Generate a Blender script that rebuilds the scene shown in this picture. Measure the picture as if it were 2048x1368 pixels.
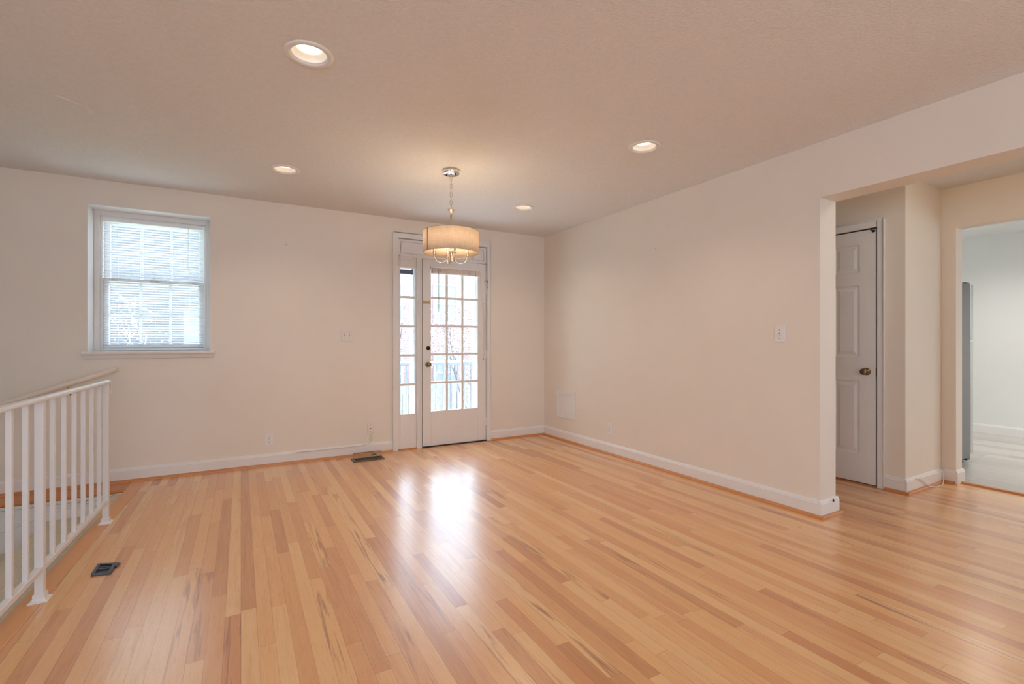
import bpy, bmesh, math, random
from mathutils import Vector, Matrix
random.seed(7)
for o in list(bpy.data.objects): bpy.data.objects.remove(o, do_unlink=True)
SC = bpy.context.scene
COL = SC.collection
PI = math.pi

# ------------------------------------------------------------------ camera
cam_d = bpy.data.cameras.new('camera'); cam = bpy.data.objects.new('camera', cam_d); COL.objects.link(cam)
cam_d.sensor_width = 36.0; cam_d.lens = 954.0/2048.0*36.0
cam_d.clip_start = 0.05; cam_d.clip_end = 200
cam.location = (0, 0, 1.142)
cam.rotation_euler = (PI/2, 0, -math.radians(29.6))
SC.camera = cam

# ------------------------------------------------------------------ sky, sun, daylight, exposure
SC.view_settings.view_transform = 'Standard'; SC.view_settings.look = 'None'
SC.view_settings.gamma = 1.0; SC.view_settings.use_curve_mapping = False
SC.view_settings.exposure = 0.50
SC.cycles.max_bounces = 10; SC.cycles.diffuse_bounces = 6; SC.cycles.transparent_max_bounces = 24
SC.cycles.sample_clamp_indirect = 6.0
SC.cycles.caustics_reflective = False; SC.cycles.caustics_refractive = False
w = bpy.data.worlds.new('overcast_sky'); SC.world = w; w.use_nodes = True
nt = w.node_tree; nt.nodes.clear()
wo = nt.nodes.new('ShaderNodeOutputWorld'); bg = nt.nodes.new('ShaderNodeBackground')
tc = nt.nodes.new('ShaderNodeTexCoord'); nz = nt.nodes.new('ShaderNodeTexNoise'); cr = nt.nodes.new('ShaderNodeValToRGB')
nz.inputs['Scale'].default_value = 2.0
cr.color_ramp.elements[0].color = (0.60, 0.78, 1.0, 1); cr.color_ramp.elements[1].color = (0.70, 0.85, 1.0, 1)
nt.links.new(tc.outputs['Generated'], nz.inputs['Vector']); nt.links.new(nz.outputs['Fac'], cr.inputs[0])
nt.links.new(cr.outputs[0], bg.inputs[0]); nt.links.new(bg.outputs[0], wo.inputs[0])
SKY = 6.3
SUN = 150.0
bg.inputs[1].default_value = SKY

def lamp(name, kind, energy, loc, rot=(0,0,0), color=(1,1,1), **kw):
    d = bpy.data.lights.new(name, kind); d.energy = energy; d.color = color
    for k, v in kw.items():
        if k == 'portal': d.cycles.is_portal = v
        else: setattr(d, k, v)
    o = bpy.data.objects.new(name, d); COL.objects.link(o); o.location = loc; o.rotation_euler = rot
    return o
lamp('hazy_sun', 'SUN', SUN, (6,3,12), (math.radians(-18), math.radians(6), 0), (0.70,0.87,1.0), angle=math.radians(4))
# sky portals: they add no light, they only guide the sky's light through the openings
def portal(loc, rot, sx, sy): lamp('sky_portal','AREA',1.0,loc,rot,portal=True,shape='RECTANGLE',size=sx,size_y=sy)
portal((1.95,5.30,1.15),(-PI/2,0,0),1.25,1.8)
portal((-0.65,5.30,1.65),(-PI/2,0,0),0.9,1.2)
portal((0.5,-3.55,1.35),(PI/2,0,0),3.4,1.1)
portal((-3.15,-0.6,1.35),(0,-PI/2,0),1.1,1.8)
portal((7.05,-3.35,1.5),(PI/2,0,0),1.3,1.0)

WARM = (1.0, 0.82, 0.62)
DOWN_W = 2.7
BULB_W = 1.0
KIT_W = 80.0
LENS = 3.0
HALL_FILL_W = 6.5

# ------------------------------------------------------------------ mesh helper
class MB:
    def __init__(s): s.v=[]; s.f=[]; s.sm=[]
    def add(s, vs, fs, smooth=False):
        n=len(s.v); s.v += [tuple(v) for v in vs]
        for f in fs: s.f.append([i+n for i in f]); s.sm.append(smooth)
        return s
    def box(s, x0,x1,y0,y1,z0,z1):
        return s.add([(x0,y0,z0),(x1,y0,z0),(x1,y1,z0),(x0,y1,z0),(x0,y0,z1),(x1,y0,z1),(x1,y1,z1),(x0,y1,z1)],
          [(0,3,2,1),(4,5,6,7),(0,1,5,4),(1,2,6,5),(2,3,7,6),(3,0,4,7)])
    def bar(s, p, q, w, h, up=(0,0,1)):
        p=Vector(p); q=Vector(q); d=(q-p).normalized(); u=Vector(up)
        a=d.cross(u)
        if a.length<1e-4: a=d.cross(Vector((1,0,0)))
        a.normalize(); b=a.cross(d).normalized()
        c=[]
        for e in (p,q):
            for i,j in ((-1,-1),(1,-1),(1,1),(-1,1)): c.append(e+a*i*w/2+b*j*h/2)
        return s.add(c,[(0,1,2,3),(7,6,5,4),(0,4,5,1),(1,5,6,2),(2,6,7,3),(3,7,4,0)])
    def tube(s, pts, r, n=10, caps=True, closed=False):
        pts=[Vector(p) for p in pts]; m=len(pts)
        rs = r if isinstance(r,(list,tuple)) else [r]*m
        vs=[]; prev=None
        for i,p in enumerate(pts):
            if closed: d=(pts[(i+1)%m]-pts[i-1])
            else: d=pts[min(i+1,m-1)]-pts[max(i-1,0)]
            d.normalize()
            if prev is None:
                a=d.cross(Vector((0,0,1)))
                if a.length<1e-3: a=d.cross(Vector((1,0,0)))
            else: a=prev-d*prev.dot(d)
            a.normalize(); prev=a; b=d.cross(a)
            for k in range(n):
                t=2*PI*k/n; vs.append(p+(a*math.cos(t)+b*math.sin(t))*rs[i])
        fs=[]
        rng = m if closed else m-1
        for i in range(rng):
            for k in range(n):
                j=(i+1)%m
                fs.append((i*n+k, i*n+(k+1)%n, j*n+(k+1)%n, j*n+k))
        s.add(vs,fs,True)
        if caps and not closed:
            n0=len(s.v)-len(vs)
            s.f.append([n0+k for k in range(n)][::-1]); s.sm.append(False)
            s.f.append([n0+(m-1)*n+k for k in range(n)]); s.sm.append(False)
        return s
    def lathe(s, prof, c=(0,0,0), axis='z', n=32, close=False):
        # prof: list of (radius, height) along the axis
        vs=[]; m=len(prof)
        for r,h in prof:
            for k in range(n):
                t=2*PI*k/n; a,b=r*math.cos(t), r*math.sin(t)
                if axis=='z': vs.append((c[0]+a,c[1]+b,c[2]+h))
                elif axis=='y': vs.append((c[0]+a,c[1]+h,c[2]+b))
                else: vs.append((c[0]+h,c[1]+a,c[2]+b))
        fs=[]
        for i in range(m-1):
            for k in range(n): fs.append((i*n+k,i*n+(k+1)%n,(i+1)*n+(k+1)%n,(i+1)*n+k))
        return s.add(vs,fs,True)
    def prism(s, poly, lo, hi, axis='x'):
        # poly: 2D points in the plane across `axis`
        def P(a,b,h): return {'x':(h,a,b),'y':(a,h,b),'z':(a,b,h)}[axis]
        n=len(poly); vs=[P(a,b,lo) for a,b in poly]+[P(a,b,hi) for a,b in poly]
        fs=[tuple(range(n))[::-1], tuple(range(n,2*n))]+[(i,(i+1)%n,n+(i+1)%n,n+i) for i in range(n)]
        return s.add(vs,fs)
    def slab(s, us, vs, holes, lo, hi, axis):
        # rectangle us x vs with rectangular holes, thickness lo..hi along axis ('x': u=y,v=z; 'y': u=x,v=z; 'z': u=x,v=y)
        U=sorted(set(list(us)+[h[i] for h in holes for i in (0,1)])); V=sorted(set(list(vs)+[h[i] for h in holes for i in (2,3)]))
        U=[u for u in U if us[0]<=u<=us[1]]; V=[v for v in V if vs[0]<=v<=vs[1]]
        def P(a,b,h): return {'x':(h,a,b),'y':(a,h,b),'z':(a,b,h)}[axis]
        def solid(i,j):
            if i<0 or j<0 or i>=len(U)-1 or j>=len(V)-1: return False
            cu=(U[i]+U[i+1])/2; cv=(V[j]+V[j+1])/2
            return not any(h[0]<cu<h[1] and h[2]<cv<h[3] for h in holes)
        for i in range(len(U)-1):
            for j in range(len(V)-1):
                if not solid(i,j): continue
                a,b,c,d=U[i],U[i+1],V[j],V[j+1]
                for h in (lo,hi): s.add([P(a,c,h),P(b,c,h),P(b,d,h),P(a,d,h)],[(0,1,2,3)])
                for (di,dj,e) in ((-1,0,((a,c),(a,d))),(1,0,((b,c),(b,d))),(0,-1,((a,c),(b,c))),(0,1,((a,d),(b,d)))):
                    if not solid(i+di,j+dj):
                        (p,q)=e; s.add([P(*p,lo),P(*q,lo),P(*q,hi),P(*p,hi)],[(0,1,2,3)])
        return s
    def build(s, name, mat, parent=None, bevel=0.0, merge=True, seg=2):
        me=bpy.data.meshes.new(name)
        off=Vector((0,0,0)); p=parent
        while p is not None: off+=Vector(p.location); p=p.parent
        me.from_pydata([tuple(Vector(v)-off) for v in s.v],[],s.f)
        me.polygons.foreach_set('use_smooth', s.sm)
        bm=bmesh.new(); bm.from_mesh(me)
        if merge: bmesh.ops.remove_doubles(bm,verts=bm.verts,dist=1e-5)
        bmesh.ops.recalc_face_normals(bm,faces=bm.faces)
        bm.to_mesh(me); bm.free()
        me.materials.append(mat)
        o=bpy.data.objects.new(name,me); COL.objects.link(o); o.parent=parent
        if bevel:
            b=o.modifiers.new('bevel','BEVEL'); b.width=bevel; b.segments=seg; b.limit_method='ANGLE'; b.angle_limit=math.radians(40)
        return o

def tag(o, label, cat, group=None, kind=None):
    o['label']=label; o['category']=cat
    if group: o['group']=group
    if kind: o['kind']=kind
    return o
def thing(name, loc, label, cat, group=None, kind=None):
    o=bpy.data.objects.new(name,None); COL.objects.link(o); o.location=loc; o.empty_display_size=.1
    return tag(o,label,cat,group,kind)
def copy_tree(o, parent=None):
    c=o.copy(); COL.objects.link(c); c.parent=parent
    for ch in list(o.children): copy_tree(ch,c)
    return c

# ------------------------------------------------------------------ materials
def mat(name, col, rough=.5, metal=0.0, var=.03, scale=30.0, bump=0.0, bscale=200.0, coat=0.0, **kw):
    m=bpy.data.materials.new(name); m.use_nodes=True; t=m.node_tree; b=t.nodes['Principled BSDF']
    c=t.nodes.new('ShaderNodeTexCoord'); n=t.nodes.new('ShaderNodeTexNoise'); n.inputs['Scale'].default_value=scale; n.inputs['Detail'].default_value=4
    r=t.nodes.new('ShaderNodeValToRGB'); r.color_ramp.elements[0].position=.3; r.color_ramp.elements[1].position=.7
    r.color_ramp.elements[0].color=tuple(x*(1-var) for x in col)+(1,); r.color_ramp.elements[1].color=tuple(min(1,x*(1+var)) for x in col)+(1,)
    t.links.new(c.outputs['Object'],n.inputs['Vector']); t.links.new(n.outputs['Fac'],r.inputs[0]); t.links.new(r.outputs[0],b.inputs['Base Color'])
    b.inputs['Roughness'].default_value=rough; b.inputs['Metallic'].default_value=metal
    if coat: b.inputs['Coat Weight'].default_value=coat; b.inputs['Coat Roughness'].default_value=.1
    for k,v in kw.items(): b.inputs[k].default_value=v
    if bump:
        n2=t.nodes.new('ShaderNodeTexNoise'); n2.inputs['Scale'].default_value=bscale; n2.inputs['Detail'].default_value=3
        bp=t.nodes.new('ShaderNodeBump'); bp.inputs['Strength'].default_value=bump; bp.inputs['Distance'].default_value=.004
        t.links.new(c.outputs['Object'],n2.inputs['Vector']); t.links.new(n2.outputs['Fac'],bp.inputs['Height']); t.links.new(bp.outputs[0],b.inputs['Normal'])
    return m

M={}
M['wall']=mat('cream_paint',(.80,.735,.655),.55,var=.012,scale=3,bump=.12,bscale=160)
M['kwall']=mat('kitchen_paint',(.80,.80,.78),.55,var=.01,scale=3,bump=.1,bscale=160)
M['ceil']=mat('stippled_ceiling',(.77,.775,.785),.9,var=.03,scale=60,bump=.9,bscale=95)
M['trim']=mat('white_gloss_paint',(.80,.78,.765),.32,var=.012,scale=8)
M['doorw']=mat('white_door_paint',(.79,.77,.755),.38,var=.012,scale=8)
M['vinyl']=mat('white_vinyl',(.80,.81,.83),.35,var=.01,scale=10)
M['slat']=mat('blind_slat_white',(.86,.87,.88),.4,var=.01,scale=10)
M['slatwarm']=mat('blind_aged_cream',(.86,.76,.69),.45,var=.12,scale=40)
M['rail']=mat('white_enamel_metal',(.76,.75,.76),.30,var=.015,scale=12)
M['plate']=mat('ivory_plastic',(.78,.72,.66),.35,var=.01,scale=20)
M['wplate']=mat('white_plastic',(.80,.78,.76),.35,var=.01,scale=20)
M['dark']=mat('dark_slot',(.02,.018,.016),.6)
M['black']=mat('black_painted_steel',(.05,.065,.095),.22,var=.1,scale=60)
M['register']=mat('brown_grey_steel',(.16,.13,.11),.35,metal=.6,var=.1,scale=60)
M['chrome']=mat('polished_nickel',(.80,.78,.76),.13,metal=1,var=.02)
M['nickel']=mat('brushed_nickel',(.66,.58,.50),.27,metal=1,var=.05,scale=80)
M['brass']=mat('brass',(.62,.43,.17),.3,metal=1,var=.06)
M['abrass']=mat('antique_brass',(.25,.18,.10),.32,metal=1,var=.12)
M['bronze']=mat('dark_bronze',(.05,.035,.025),.4,metal=.8,var=.2)
M['screw']=mat('dull_screw',(.35,.33,.31),.45,metal=.8)
M['cable']=mat('painted_cable',(.70,.62,.53),.5)
M['carpet']=mat('beige_carpet',(.74,.68,.55),.95,var=.25,scale=220,bump=1.0,bscale=420)
M['fridge']=mat('grey_fridge_side',(.15,.155,.165),.32,var=.05,scale=200,metal=.3)
M['steel']=mat('stainless_door',(.52,.54,.53),.3,metal=.8,var=.03,scale=50)
M['shadecap']=mat('slate_blue_fabric',(.07,.10,.16),.8,var=.15,scale=150)
M['concrete']=mat('pale_concrete',(.55,.54,.52),.9,var=.1,scale=8)
M['deckboard']=mat('weathered_deck',(.55,.54,.53),.8,var=.15,scale=12)
M['iron']=mat('dark_painted_iron',(.030,.033,.055),.45,var=.1)
M['bark']=mat('grey_bark',(.09,.083,.087),.9,var=.3,scale=25)
M['leaf']=mat('russet_leaves',(.17,.075,.08),.7,var=.35,scale=12)
M['leafg']=mat('pale_leaves',(.28,.27,.14),.7,var=.35,scale=12)
M['grass']=mat('lawn',(.085,.085,.06),.95,var=.3,scale=20,bump=.6)
M['picket']=mat('weathered_cedar',(.205,.185,.178),.85,var=.2,scale=14)
M['whitesiding']=mat('white_siding',(.55,.56,.58),.7,var=.04,scale=4)
M['darkglass']=mat('dark_window_glass',(.20,.22,.25),.08,var=.1)

def emit(name,col,st):
    m=bpy.data.materials.new(name); m.use_nodes=True; t=m.node_tree; b=t.nodes['Principled BSDF']
    n=t.nodes.new('ShaderNodeTexNoise'); n.inputs['Scale'].default_value=4
    r=t.nodes.new('ShaderNodeValToRGB'); r.color_ramp.elements[0].color=tuple(x*.96 for x in col)+(1,); r.color_ramp.elements[1].color=tuple(col)+(1,)
    t.links.new(n.outputs['Fac'],r.inputs[0]); t.links.new(r.outputs[0],b.inputs['Emission Color'])
    b.inputs['Base Color'].default_value=(.8,.8,.8,1); b.inputs['Emission Strength'].default_value=st
    return m
M['lens']=emit('lamp_lens',(1,.86,.68),LENS)
M['bulb']=emit('candle_bulb',(1,.80,.56),LENS*1.6)

def glass():
    m=bpy.data.materials.new('window_glass'); m.use_nodes=True; t=m.node_tree; t.nodes.clear()
    o=t.nodes.new('ShaderNodeOutputMaterial'); mx=t.nodes.new('ShaderNodeMixShader'); tr=t.nodes.new('ShaderNodeBsdfTransparent'); gl=t.nodes.new('ShaderNodeBsdfGlossy')
    lw=t.nodes.new('ShaderNodeLayerWeight'); lw.inputs[0].default_value=.5      # Schlick: the same from both sides of the pane
    pw=t.nodes.new('ShaderNodeMath'); pw.operation='POWER'; pw.inputs[1].default_value=5.0; t.links.new(lw.outputs['Facing'],pw.inputs[0])
    fr=t.nodes.new('ShaderNodeMath'); fr.operation='MULTIPLY_ADD'; fr.inputs[1].default_value=.90; fr.inputs[2].default_value=.04; t.links.new(pw.outputs[0],fr.inputs[0])
    n=t.nodes.new('ShaderNodeTexNoise'); n.inputs['Scale'].default_value=3
    r=t.nodes.new('ShaderNodeValToRGB'); r.color_ramp.elements[0].color=(.93,.95,.95,1); r.color_ramp.elements[1].color=(.96,.97,.97,1)
    t.links.new(n.outputs['Fac'],r.inputs[0]); t.links.new(r.outputs[0],tr.inputs[0])
    gl.inputs['Roughness'].default_value=.02
    t.links.new(fr.outputs[0],mx.inputs[0]); t.links.new(tr.outputs[0],mx.inputs[1]); t.links.new(gl.outputs[0],mx.inputs[2]); t.links.new(mx.outputs[0],o.inputs[0])
    return m
M['glass']=glass()

def linen():
    m=bpy.data.materials.new('linen_shade'); m.use_nodes=True; t=m.node_tree; t.nodes.clear()
    o=t.nodes.new('ShaderNodeOutputMaterial'); mx=t.nodes.new('ShaderNodeMixShader'); di=t.nodes.new('ShaderNodeBsdfDiffuse'); tl=t.nodes.new('ShaderNodeBsdfTranslucent')
    c=t.nodes.new('ShaderNodeTexCoord'); mp=t.nodes.new('ShaderNodeMapping'); mp.inputs['Scale'].default_value=(1,1,1)
    n1=t.nodes.new('ShaderNodeTexNoise'); n2=t.nodes.new('ShaderNodeTexNoise'); n1.inputs['Scale'].default_value=1; n2.inputs['Scale'].default_value=1
    mA=t.nodes.new('ShaderNodeMapping'); mA.inputs['Scale'].default_value=(25,25,500); mB=t.nodes.new('ShaderNodeMapping'); mB.inputs['Scale'].default_value=(420,420,22)
    ad=t.nodes.new('ShaderNodeMath'); ad.operation='ADD'; r=t.nodes.new('ShaderNodeValToRGB')
    r.color_ramp.elements[0].position=.8; r.color_ramp.elements[1].position=1.2
    r.color_ramp.elements[0].color=(.74,.63,.51,1); r.color_ramp.elements[1].color=(.90,.82,.71,1)
    t.links.new(c.outputs['Object'],mA.inputs[0]); t.links.new(c.outputs['Object'],mB.inputs[0]); t.links.new(mA.outputs[0],n1.inputs['Vector']); t.links.new(mB.outputs[0],n2.inputs['Vector'])
    t.links.new(n1.outputs['Fac'],ad.inputs[0]); t.links.new(n2.outputs['Fac'],ad.inputs[1])
    dv=t.nodes.new('ShaderNodeMath'); dv.operation='MULTIPLY'; dv.inputs[1].default_value=.5
    r.color_ramp.elements[0].position=.38; r.color_ramp.elements[1].position=.62
    t.links.new(ad.outputs[0],dv.inputs[0]); t.links.new(dv.outputs[0],r.inputs[0])
    t.links.new(r.outputs[0],di.inputs[0]); t.links.new(r.outputs[0],tl.inputs[0]); mx.inputs[0].default_value=.5
    t.links.new(di.outputs[0],mx.inputs[1]); t.links.new(tl.outputs[0],mx.inputs[2]); t.links.new(mx.outputs[0],o.inputs[0])
    return m
M['linen']=linen()

def clear_plastic():
    m=bpy.data.materials.new('clear_plastic'); m.use_nodes=True; t=m.node_tree; t.nodes.clear()
    o=t.nodes.new('ShaderNodeOutputMaterial'); mx=t.nodes.new('ShaderNodeMixShader'); tr=t.nodes.new('ShaderNodeBsdfTransparent'); gl=t.nodes.new('ShaderNodeBsdfGlossy')
    lw=t.nodes.new('ShaderNodeLayerWeight'); lw.inputs[0].default_value=.25
    n=t.nodes.new('ShaderNodeTexNoise'); n.inputs['Scale'].default_value=30
    r=t.nodes.new('ShaderNodeValToRGB'); r.color_ramp.elements[0].color=(.95,.96,.95,1); r.color_ramp.elements[1].color=(.98,.985,.98,1)
    t.links.new(n.outputs['Fac'],r.inputs[0]); t.links.new(r.outputs[0],tr.inputs[0]); gl.inputs['Roughness'].default_value=.1; gl.inputs[0].default_value=(.8,.8,.8,1)
    t.links.new(lw.outputs['Fresnel'],mx.inputs[0]); t.links.new(tr.outputs[0],mx.inputs[1]); t.links.new(gl.outputs[0],mx.inputs[2]); t.links.new(mx.outputs[0],o.inputs[0])
    return m
M['clear']=clear_plastic()

def planks(name, ramp, pw, lmin, lvar, swap=False, rough=.25, grain=1.0, coat=1.0, gap=.0012, streak=True):
    """strip floor: rows of width pw, boards of random length, each with its own tone and grain"""
    m=bpy.data.materials.new(name); m.use_nodes=True; t=m.node_tree; b=t.nodes['Principled BSDF']; L=t.links.new
    def N(k): return t.nodes.new(k)
    def math_(op,a,bv=None):
        n=N('ShaderNodeMath'); n.operation=op
        for i,v in enumerate((a,bv)):
            if v is None: continue
            if isinstance(v,(int,float)): n.inputs[i].default_value=v
            else: L(v,n.inputs[i])
        return n.outputs[0]
    c=N('ShaderNodeTexCoord'); s=N('ShaderNodeSeparateXYZ'); L(c.outputs['Object'],s.inputs[0])
    U,V=(s.outputs[1],s.outputs[0]) if swap else (s.outputs[0],s.outputs[1])
    q=math_('DIVIDE',U,pw); row=math_('FLOOR',q); fu=math_('SUBTRACT',q,row)
    wr=N('ShaderNodeTexWhiteNoise'); wr.noise_dimensions='1D'; L(row,wr.inputs['W'])
    wr2=N('ShaderNodeTexWhiteNoise'); wr2.noise_dimensions='1D'; L(math_('ADD',row,77.7),wr2.inputs['W'])
    ln=math_('ADD',math_('MULTIPLY',wr2.outputs['Value'],lvar),lmin)
    v=math_('DIVIDE',math_('ADD',V,math_('MULTIPLY',wr.outputs['Value'],7.0)),ln)
    idx=math_('FLOOR',v); fv=math_('SUBTRACT',v,idx)
    cmb=N('ShaderNodeCombineXYZ'); L(row,cmb.inputs[0]); L(idx,cmb.inputs[1])
    wn=N('ShaderNodeTexWhiteNoise'); wn.noise_dimensions='2D'; L(cmb.outputs[0],wn.inputs['Vector'])
    sc=N('ShaderNodeSeparateColor'); L(wn.outputs['Color'],sc.inputs[0]); R1,R2,R3=sc.outputs
    # grain coordinates
    g=N('ShaderNodeCombineXYZ'); L(math_('MULTIPLY',U,38.0),g.inputs[0]); L(math_('ADD',math_('MULTIPLY',V,2.2),math_('MULTIPLY',R1,90.0)),g.inputs[1]); L(math_('MULTIPLY',R2,50.0),g.inputs[2])
    n1=N('ShaderNodeTexNoise'); n1.inputs['Scale'].default_value=1.0; n1.inputs['Detail'].default_value=5; n1.inputs['Distortion'].default_value=1.2; L(g.outputs[0],n1.inputs['Vector'])
    g2=N('ShaderNodeCombineXYZ'); L(math_('MULTIPLY',U,420.0),g2.inputs[0]); L(math_('MULTIPLY',V,14.0),g2.inputs[1]); L(math_('MULTIPLY',R2,50.0),g2.inputs[2])
    n2=N('ShaderNodeTexNoise'); n2.inputs['Scale'].default_value=1.0; n2.inputs['Detail'].default_value=3; L(g2.outputs[0],n2.inputs['Vector'])
    rp=N('ShaderNodeValToRGB'); e=rp.color_ramp.elements
    while len(e)<len(ramp): e.new(.5)
    for k,(p,cc) in enumerate(ramp): e[k].position=p; e[k].color=tuple(cc)+(1,)
    tone=math_('ADD',math_('MULTIPLY',R1,.80),math_('MULTIPLY',math_('SUBTRACT',n1.outputs['Fac'],.30),.45*grain))
    L(tone,rp.inputs[0])
    col=rp.outputs[0]
    def mixc(fac,a,bcol,mode='MULTIPLY'):
        n=N('ShaderNodeMix'); n.data_type='RGBA'; n.blend_type=mode
        if isinstance(fac,(int,float)): n.inputs['Factor'].default_value=fac
        else: L(fac,n.inputs['Factor'])
        L(a,n.inputs['A'])
        if isinstance(bcol,tuple): n.inputs['B'].default_value=bcol+(1,)
        else: L(bcol,n.inputs['B'])
        return n.outputs['Result']
    fine=N('ShaderNodeMapRange'); fine.inputs['From Min'].default_value=.50; fine.inputs['From Max'].default_value=.72; L(n2.outputs['Fac'],fine.inputs['Value'])
    col=mixc(math_('MULTIPLY',fine.outputs[0],.30*grain),col,(.62,.45,.33))
    if streak:
        # now and then a board with dark mineral streaks
        sel=math_('GREATER_THAN',R3,.90)
        st=N('ShaderNodeMapRange'); st.inputs['From Min'].default_value=.50; st.inputs['From Max'].default_value=.66; L(n1.outputs['Fac'],st.inputs['Value'])
        col=mixc(math_('MULTIPLY',math_('MULTIPLY',sel,st.outputs[0]),.75),col,(.42,.27,.20))
        sel2=math_('GREATER_THAN',R2,.86)
        col=mixc(math_('MULTIPLY',sel2,.55),col,(.84,.62,.50))
    # gaps between boards
    du=math_('MULTIPLY',math_('MINIMUM',fu,math_('SUBTRACT',1.0,fu)),pw)
    dv=math_('MULTIPLY',math_('MINIMUM',fv,math_('SUBTRACT',1.0,fv)),ln)
    d=math_('MINIMUM',du,dv)
    gp=N('ShaderNodeMapRange'); gp.inputs['From Min'].default_value=gap*.4; gp.inputs['From Max'].default_value=gap; gp.inputs['To Min'].default_value=1; gp.inputs['To Max'].default_value=0; L(d,gp.inputs['Value'])
    col=mixc(math_('MULTIPLY',gp.outputs[0],math_('ADD',math_('MULTIPLY',R2,.45),.25)),col,(.25,.14,.08))
    L(col,b.inputs['Base Color'])
    b.inputs['Roughness'].default_value=.42; b.inputs['Coat Weight'].default_value=coat; b.inputs['Coat Roughness'].default_value=rough; b.inputs['Coat IOR'].default_value=1.7
    # each board lies a hair differently, and the varnish waves a little
    hn=N('ShaderNodeTexNoise'); hn.inputs['Scale'].default_value=6.0; hn.inputs['Detail'].default_value=2; L(c.outputs['Object'],hn.inputs['Vector'])
    hh=math_('ADD',math_('MULTIPLY',hn.outputs['Fac'],.6),math_('MULTIPLY',n1.outputs['Fac'],.10))
    hh=math_('SUBTRACT',hh,math_('MULTIPLY',gp.outputs[0],.12))
    bp=N('ShaderNodeBump'); bp.inputs['Strength'].default_value=.12; bp.inputs['Distance'].default_value=.004; L(hh,bp.inputs['Height'])
    L(bp.outputs[0],b.inputs['Normal']); L(bp.outputs[0],b.inputs['Coat Normal'])
    return m
OAK=[(0.0,(.52,.20,.060)),(.22,(.68,.31,.105)),(.55,(.79,.41,.150)),(.8,(.82,.475,.20)),(1.0,(.66,.265,.085))]
M['oak']=planks('oak_strip_floor',OAK,.0572,.55,1.3)
M['oaktrim']=planks('oak_trim',[(0,(.54,.205,.055)),(1,(.62,.26,.08))],5.0,2.0,1.0,swap=True,rough=.4,coat=.3,gap=.0001,streak=False)
M['oaktrim2']=planks('oak_edge_board',[(0,(.60,.235,.065)),(1,(.74,.34,.11))],5.0,1.1,.6,rough=.3,coat=.6,gap=.0008)
M['lvp']=planks('grey_plank_floor',[(0,(.42,.40,.38)),(.5,(.52,.50,.475)),(1,(.60,.58,.555))],.15,1.0,.4,rough=.18,coat=.4,grain=1.3,gap=.001,streak=False)

def brickmat(name,c1,c2,mortar):
    m=bpy.data.materials.new(name); m.use_nodes=True; t=m.node_tree; b=t.nodes['Principled BSDF']
    c=t.nodes.new('ShaderNodeTexCoord'); s=t.nodes.new('ShaderNodeSeparateXYZ'); k=t.nodes.new('ShaderNodeCombineXYZ'); br=t.nodes.new('ShaderNodeTexBrick')
    ad=t.nodes.new('ShaderNodeMath'); ad.operation='ADD'
    t.links.new(c.outputs['Object'],s.inputs[0]); t.links.new(s.outputs[0],ad.inputs[0]); t.links.new(s.outputs[1],ad.inputs[1]); t.links.new(ad.outputs[0],k.inputs[0]); t.links.new(s.outputs[2],k.inputs[1])
    t.links.new(k.outputs[0],br.inputs['Vector'])
    br.inputs['Color1'].default_value=c1+(1,); br.inputs['Color2'].default_value=c2+(1,); br.inputs['Mortar'].default_value=mortar+(1,)
    br.inputs['Scale'].default_value=1; br.inputs['Brick Width'].default_value=.22; br.inputs['Row Height'].default_value=.075; br.inputs['Mortar Size'].default_value=.008
    t.links.new(br.outputs['Color'],b.inputs['Base Color']); b.inputs['Roughness'].default_value=.9
    return m
M['brick']=brickmat('red_brick',(.235,.15,.15),(.285,.20,.195),(.32,.275,.27))
M['wbrick']=brickmat('whitewashed_brick',(.105,.10,.107),(.135,.13,.137),(.09,.086,.092))

# ------------------------------------------------------------------ setting
XR, YB, H = 3.27, 4.95, 2.44
def struct(o,label,cat): return tag(o,label,cat,kind='structure')

EDGE=[(-.776,4.70),(-.895,1.60)]       # the floor's edge over the stairwell
b=MB().prism([(-3.0,-3.4),(3.45,-3.4),(3.45,-1.6),(5.06,-1.6),(5.06,3.2),(3.45,3.2),(3.45,4.95),(-.686,4.95),(-.686,4.70),(-.805,1.60),(-3.0,1.60)],-.03,0,'z')
struct(b.build('floor',M['oak']),'honey oak strip floor with a satin varnish','floor')
b=MB().box(5.06,8.3,-3.2,3.6,-.03,0)
struct(b.build('floor_kitchen',M['lvp']),'grey wood-look plank floor beyond the hall opening','floor')

# ceiling with round openings for the recessed lights
LIGHTS=[(.268,2.322),(.288,3.962),(2.332,2.325),(2.366,3.948)]
def ceiling_mesh(rect, holes, z0, z1, r):
    bm=bmesh.new()
    def loop(pts):
        vs=[bm.verts.new((x,y,z0)) for x,y in pts]; return [bm.edges.new((vs[i],vs[(i+1)%len(vs)])) for i in range(len(vs))]
    ed=loop([(rect[0],rect[2]),(rect[1],rect[2]),(rect[1],rect[3]),(rect[0],rect[3])])
    for x,y in holes: ed+=loop([(x+r*math.cos(2*PI*k/40),y+r*math.sin(2*PI*k/40)) for k in range(40)])
    bmesh.ops.triangle_fill(bm,use_beauty=True,use_dissolve=False,edges=ed)
    g=bmesh.ops.extrude_face_region(bm,geom=list(bm.faces))
    for v in g['geom']:
        if isinstance(v,bmesh.types.BMVert): v.co.z=z1
    bmesh.ops.recalc_face_normals(bm,faces=bm.faces)
    me=bpy.data.meshes.new('ceiling'); bm.to_mesh(me); bm.free(); return me
me=ceiling_mesh((-3.0,XR+.18,-3.4,YB),LIGHTS,H,H+.16,.092); me.materials.append(M['ceil'])
o=bpy.data.objects.new('ceiling',me); COL.objects.link(o); struct(o,'stippled off-white living room ceiling','ceiling')
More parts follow.
